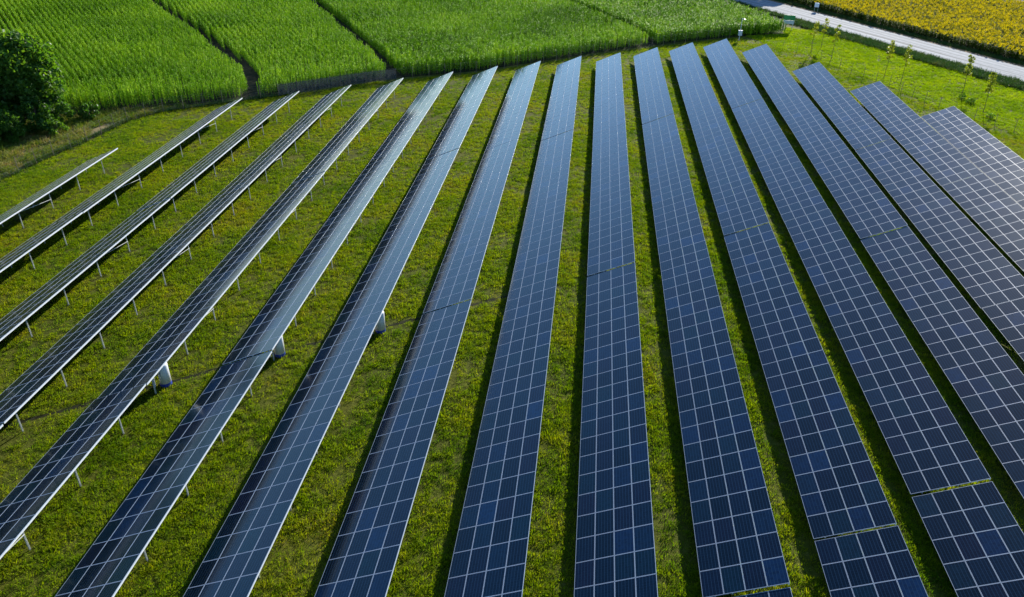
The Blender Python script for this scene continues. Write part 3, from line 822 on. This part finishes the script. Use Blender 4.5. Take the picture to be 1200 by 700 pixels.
def tree(name, label, cat, x, y, h, rad, trunk_r, nblob, nleaf, lsize, seed, group=None, lift=0.28, mat='treeleaf'):
    r = np.random.default_rng(seed)
    t = empty(name, (x, y, 0)); tag(t, label, cat, group)
    b = MB(); lean = r.normal(0, 0.03, 2)
    b.tube([(0, 0, -0.1), (lean[0] * h * .3, lean[1] * h * .3, h * .3), (lean[0] * h, lean[1] * h, h * .78)], [trunk_r * 1.25, trunk_r, trunk_r * .3], 9)
    blobs = []; per = []
    for i in range(nblob):
        az = i * 2.4 + r.normal() * .3; f = (i + .5) / nblob; zz = h * (lift + (0.93 - lift) * f)
        prof = math.sin(math.pi * (0.16 + 0.76 * f)) ** 0.7
        br = rad * r.uniform(.16, .38); d = max(0.0, rad * prof - br * 0.7) * r.uniform(.5, 1.12)
        c = (math.cos(az) * d, math.sin(az) * d, zz); blobs.append((*c, br)); per.append(int(nleaf / nblob * (br / (rad * .29)) ** 2))
        z0 = zz * 0.55
        b.tube([(lean[0] * z0, lean[1] * z0, z0), (c[0] * .5, c[1] * .5, (z0 + zz) / 2 + .1 * h * .3), c], [trunk_r * .4, trunk_r * .25, trunk_r * .08], 6)
    link('trunk', b.mesh('trunk', M['bark']), t)
    V, n = leaf_cloud(blobs, per, lsize, r, 0.85)
    link('crown', quads_mesh('crown', V, n, M[mat]), t)
    return t
tree('broadleaf_tree', 'big dark broadleaf tree at the far left edge, in front of the corn', 'tree', -74.2, 95.6, 11.6, 5.2, .28, 54, 15000, .30, 3)
tree('broadleaf_tree', 'dark leafy tree cut by the left frame edge, in front of the big tree', 'tree', -77.0, 90.0, 9.6, 4.8, .22, 40, 12000, .28, 4, lift=.16)
tree('bushy_shrub', 'green shrub at the right foot of the big tree, next to the corn rows', 'shrub', -71.0, 94.6, 4.8, 2.4, .10, 16, 5200, .17, 5, lift=.14)
tree('bushy_shrub', 'wide dark shrub under the big tree, hiding its trunk', 'shrub', -71.6, 92.0, 4.6, 2.9, .10, 18, 5200, .18, 7, lift=.10)
tree('bushy_shrub', 'lowest green shrub at the left edge, touching the weeds', 'shrub', -74.2, 85.2, 3.4, 2.3, .10, 14, 4200, .16, 8, lift=.10)
tree('bushy_shrub', 'small green scrub bush where the corn front meets the weeds', 'shrub', -68.3, 98.0, 2.2, 1.6, .05, 12, 1700, .15, 9, lift=.12)
tree('bushy_shrub', 'small scrub bush standing in the weeds, right of the dark shrubs', 'shrub', -68.9, 91.4, 1.9, 1.5, .05, 12, 1500, .15, 10, lift=.12)
tree('bushy_shrub', 'low dark shrub below the trees at the left edge, above the weeds', 'shrub', -73.0, 88.4, 3.8, 2.5, .10, 16, 5200, .17, 6, lift=.12)
for i, (x, y, h, rad) in enumerate([(40.5, 222.5, 12.0, 4.6), (46.5, 226.5, 13.0, 4.8), (52.0, 229.0, 11.0, 4.0), (34.0, 220.0, 12.0, 4.6)]):
    tree('roadside_tree', ['roadside tree second from the left beyond the shaded road', 'roadside tree second from the right beyond the shaded road', 'rightmost tree beyond the shaded road, nearest the sunflowers', 'leftmost tree beyond the shaded road, nearest the corn'][i], 'tree', x, y, h, rad, .25, 22, 7000, .3, 20 + i, group='trees shading the far road')

WOOD = unlinked('wood_tree', [M['treeleaf']], wood_form, 4)
WL = [(-100, -20), (-102, 55), (-122, 100), (-168, 180)]
Qf = np.array(resample(WL, 3.4)); Qf = np.concatenate([Qf, Qf + np.array([-5, 5.5]), Qf + np.array([-10, 10.5])]) + rng.normal(0, 1.2, (len(Qf) * 3, 2))
k = len(Qf); hs = 0.9 + 0.5 * vnoise(Qf, 0.03, 8) + rng.normal(0, .08, k)
scatter('distant_wood', np.c_[Qf, np.zeros(k)], np.stack([np.zeros(k), np.zeros(k), rng.uniform(0, 6.28, k)], 1), np.stack([hs] * 3, 1), WOOD, 'dark wood along the left edge of the fields, mirrored in the panels', 4)

def sapling(x, y, h, lean, ns, seed, label):
    r = np.random.default_rng(seed)
    t = empty('young_tree', (x, y, 0)); tag(t, label, 'tree', 'young trees planted in the meadow')
    b = MB(); lx, ly = lean
    p = lambda f: (lx * h * f ** 1.5 + 0.04 * math.sin(f * 9 + seed), ly * h * f, h * f)
    b.tube([p(f) for f in (0, .2, .4, .6, .8, 1.0)], [.05, .042, .035, .027, .018, .009], 7)
    blobs = []; per = []
    for i in range(ns):
        f = 0.5 + 0.5 * (i + .3) / ns; c = p(f); az = i * 2.3 + seed; d = 0.55 * (1.25 - f) * r.uniform(.6, 1.5)
        e = (c[0] + math.cos(az) * d, c[1] + math.sin(az) * d, c[2] + d * .7)
        b.tube([c, e], [.018, .007], 5)
        blobs.append((*e, r.uniform(.22, .42))); per.append(int(r.uniform(22, 55)))
    link('trunk', b.mesh('trunk', M['sapbark']), t)
    V, n = leaf_cloud(blobs, per, 0.15, r); link('crown', quads_mesh('crown', V, n, M['sapleaf']), t)
sapling(41.1, 154.2, 5.4, (.01, 0), 9, 1, 'leftmost thin young tree in the meadow, sparse crown against the road')
sapling(43.9, 158.1, 5.5, (.02, 0), 7, 2, 'thin young tree behind the leftmost one, top over the white road')
sapling(43.7, 149.3, 6.0, (-.01, 0), 8, 3, 'third young tree from the left, slightly bent, beside the ditch')
sapling(49.5, 137.4, 6.1, (.01, 0), 9, 4, 'tall bare stemmed young tree near the corner of the third row from the right')
sapling(50.9, 133.4, 6.3, (-.01, 0), 9, 5, 'young tree with drooping sparse top, just right of a taller bare one')
sapling(58.8, 128.6, 6.0, (-.05, 0), 13, 6, 'fuller yellow green young tree second from the right, over a clump added as shade')
sapling(58.3, 119.3, 5.9, (-.04, 0), 13, 7, 'rightmost young tree with bright crown and crooked stem')
for i, (x, y, h, l) in enumerate([(57.9, 126.4, 1.1, 'leaf clump added as shade at the foot of the second young tree from the right'), (58.5, 124.2, .9, 'leaf clump added as shade between the two rightmost young trees'),
                               (58.3, 117.0, .9, 'leaf clump added as shade at the foot of the rightmost young tree')]):
    tree('shade_clump', l, 'leaf clump', x, y, h * .85, .8, .03, 9, 170, .13, 40 + i, lift=.12)  # loose leaf clumps added to stand for patches of shadow and dim grass

# ------------------------------------------------------------------ small things at the far edge
t = empty('roadside_billboard', (40.6, 173.6, 0), math.atan2(RD[1], RD[0]) + 0.75)
tag(t, 'green backed board on posts between the corn corner and the road', 'board')
b = MB(); b.box((0, 0, 2.62), (2.3, 0.08, 1.0)); link('upper_panel', b.mesh('upper_panel', M['signgreen']), t)
b = MB(); b.box((0, 0.0, 1.72), (2.1, 0.06, 0.72)); link('lower_panel', b.mesh('lower_panel', M['signgrey']), t)
for s in (-0.85, 0.85):
    b = MB(); b.tube([(s, 0.1, 0), (s, 0.1, 3.0)], 0.055, 8); link('post', b.mesh('post', M['galv']), t)
b = MB(); b.bar((-1.1, .07, 2.9), (1.1, .07, 2.9), .05, .05); b.bar((-1.1, .07, 2.3), (1.1, .07, 2.3), .05, .05); link('rail', b.mesh('rail', M['galv']), t)

t = empty('camera_pole', (29.0, 162.3, 0)); tag(t, 'slim pole with a white cabinet and a small white camera, by the corn', 'pole')
b = MB(); b.tube([(0, 0, 0), (0, 0, 4.3)], [.07, .05], 10); link('pole', b.mesh('pole', M['galv']), t)
b = MB(); b.box((0, -0.2, 1.5), (0.72, 0.30, 0.95)); b.box((0, -0.2, 2.0), (0.80, 0.38, 0.05)); cab = link('cabinet', b.mesh('cabinet', M['signgrey']), t)
b = MB(); b.box((0, -0.362, 1.5), (0.62, 0.02, 0.82)); link('cabinet_door', b.mesh('cabinet_door', M['signgrey']), cab)
b = MB(); b.bar((0, 0, 4.2), (0.45, -0.1, 4.25), .05, .05); b.tube([(0.30, -0.08, 4.12), (0.62, -0.25, 4.02)], [.11, .09], 10); link('camera_head', b.mesh('camera_head', M['white']), t)
b = MB(); b.box((0, 0, 0.05), (0.5, 0.5, 0.12)); link('footing', b.mesh('footing', M['wood']), t)

t = empty('roadside_sign', (51.6, 196.4, 0), -0.4); tag(t, 'small white square sign at the edge of the sunflowers beyond the road', 'sign')
b = MB(); b.box((0, 0, 1.45), (1.0, 0.05, 0.95)); link('sign_board', b.mesh('sign_board', M['white']), t)
for s in (-.38, .38):
    b = MB(); b.tube([(s, .06, 0), (s, .06, 1.9)], .03, 7); link('post', b.mesh('post', M['galv']), t)
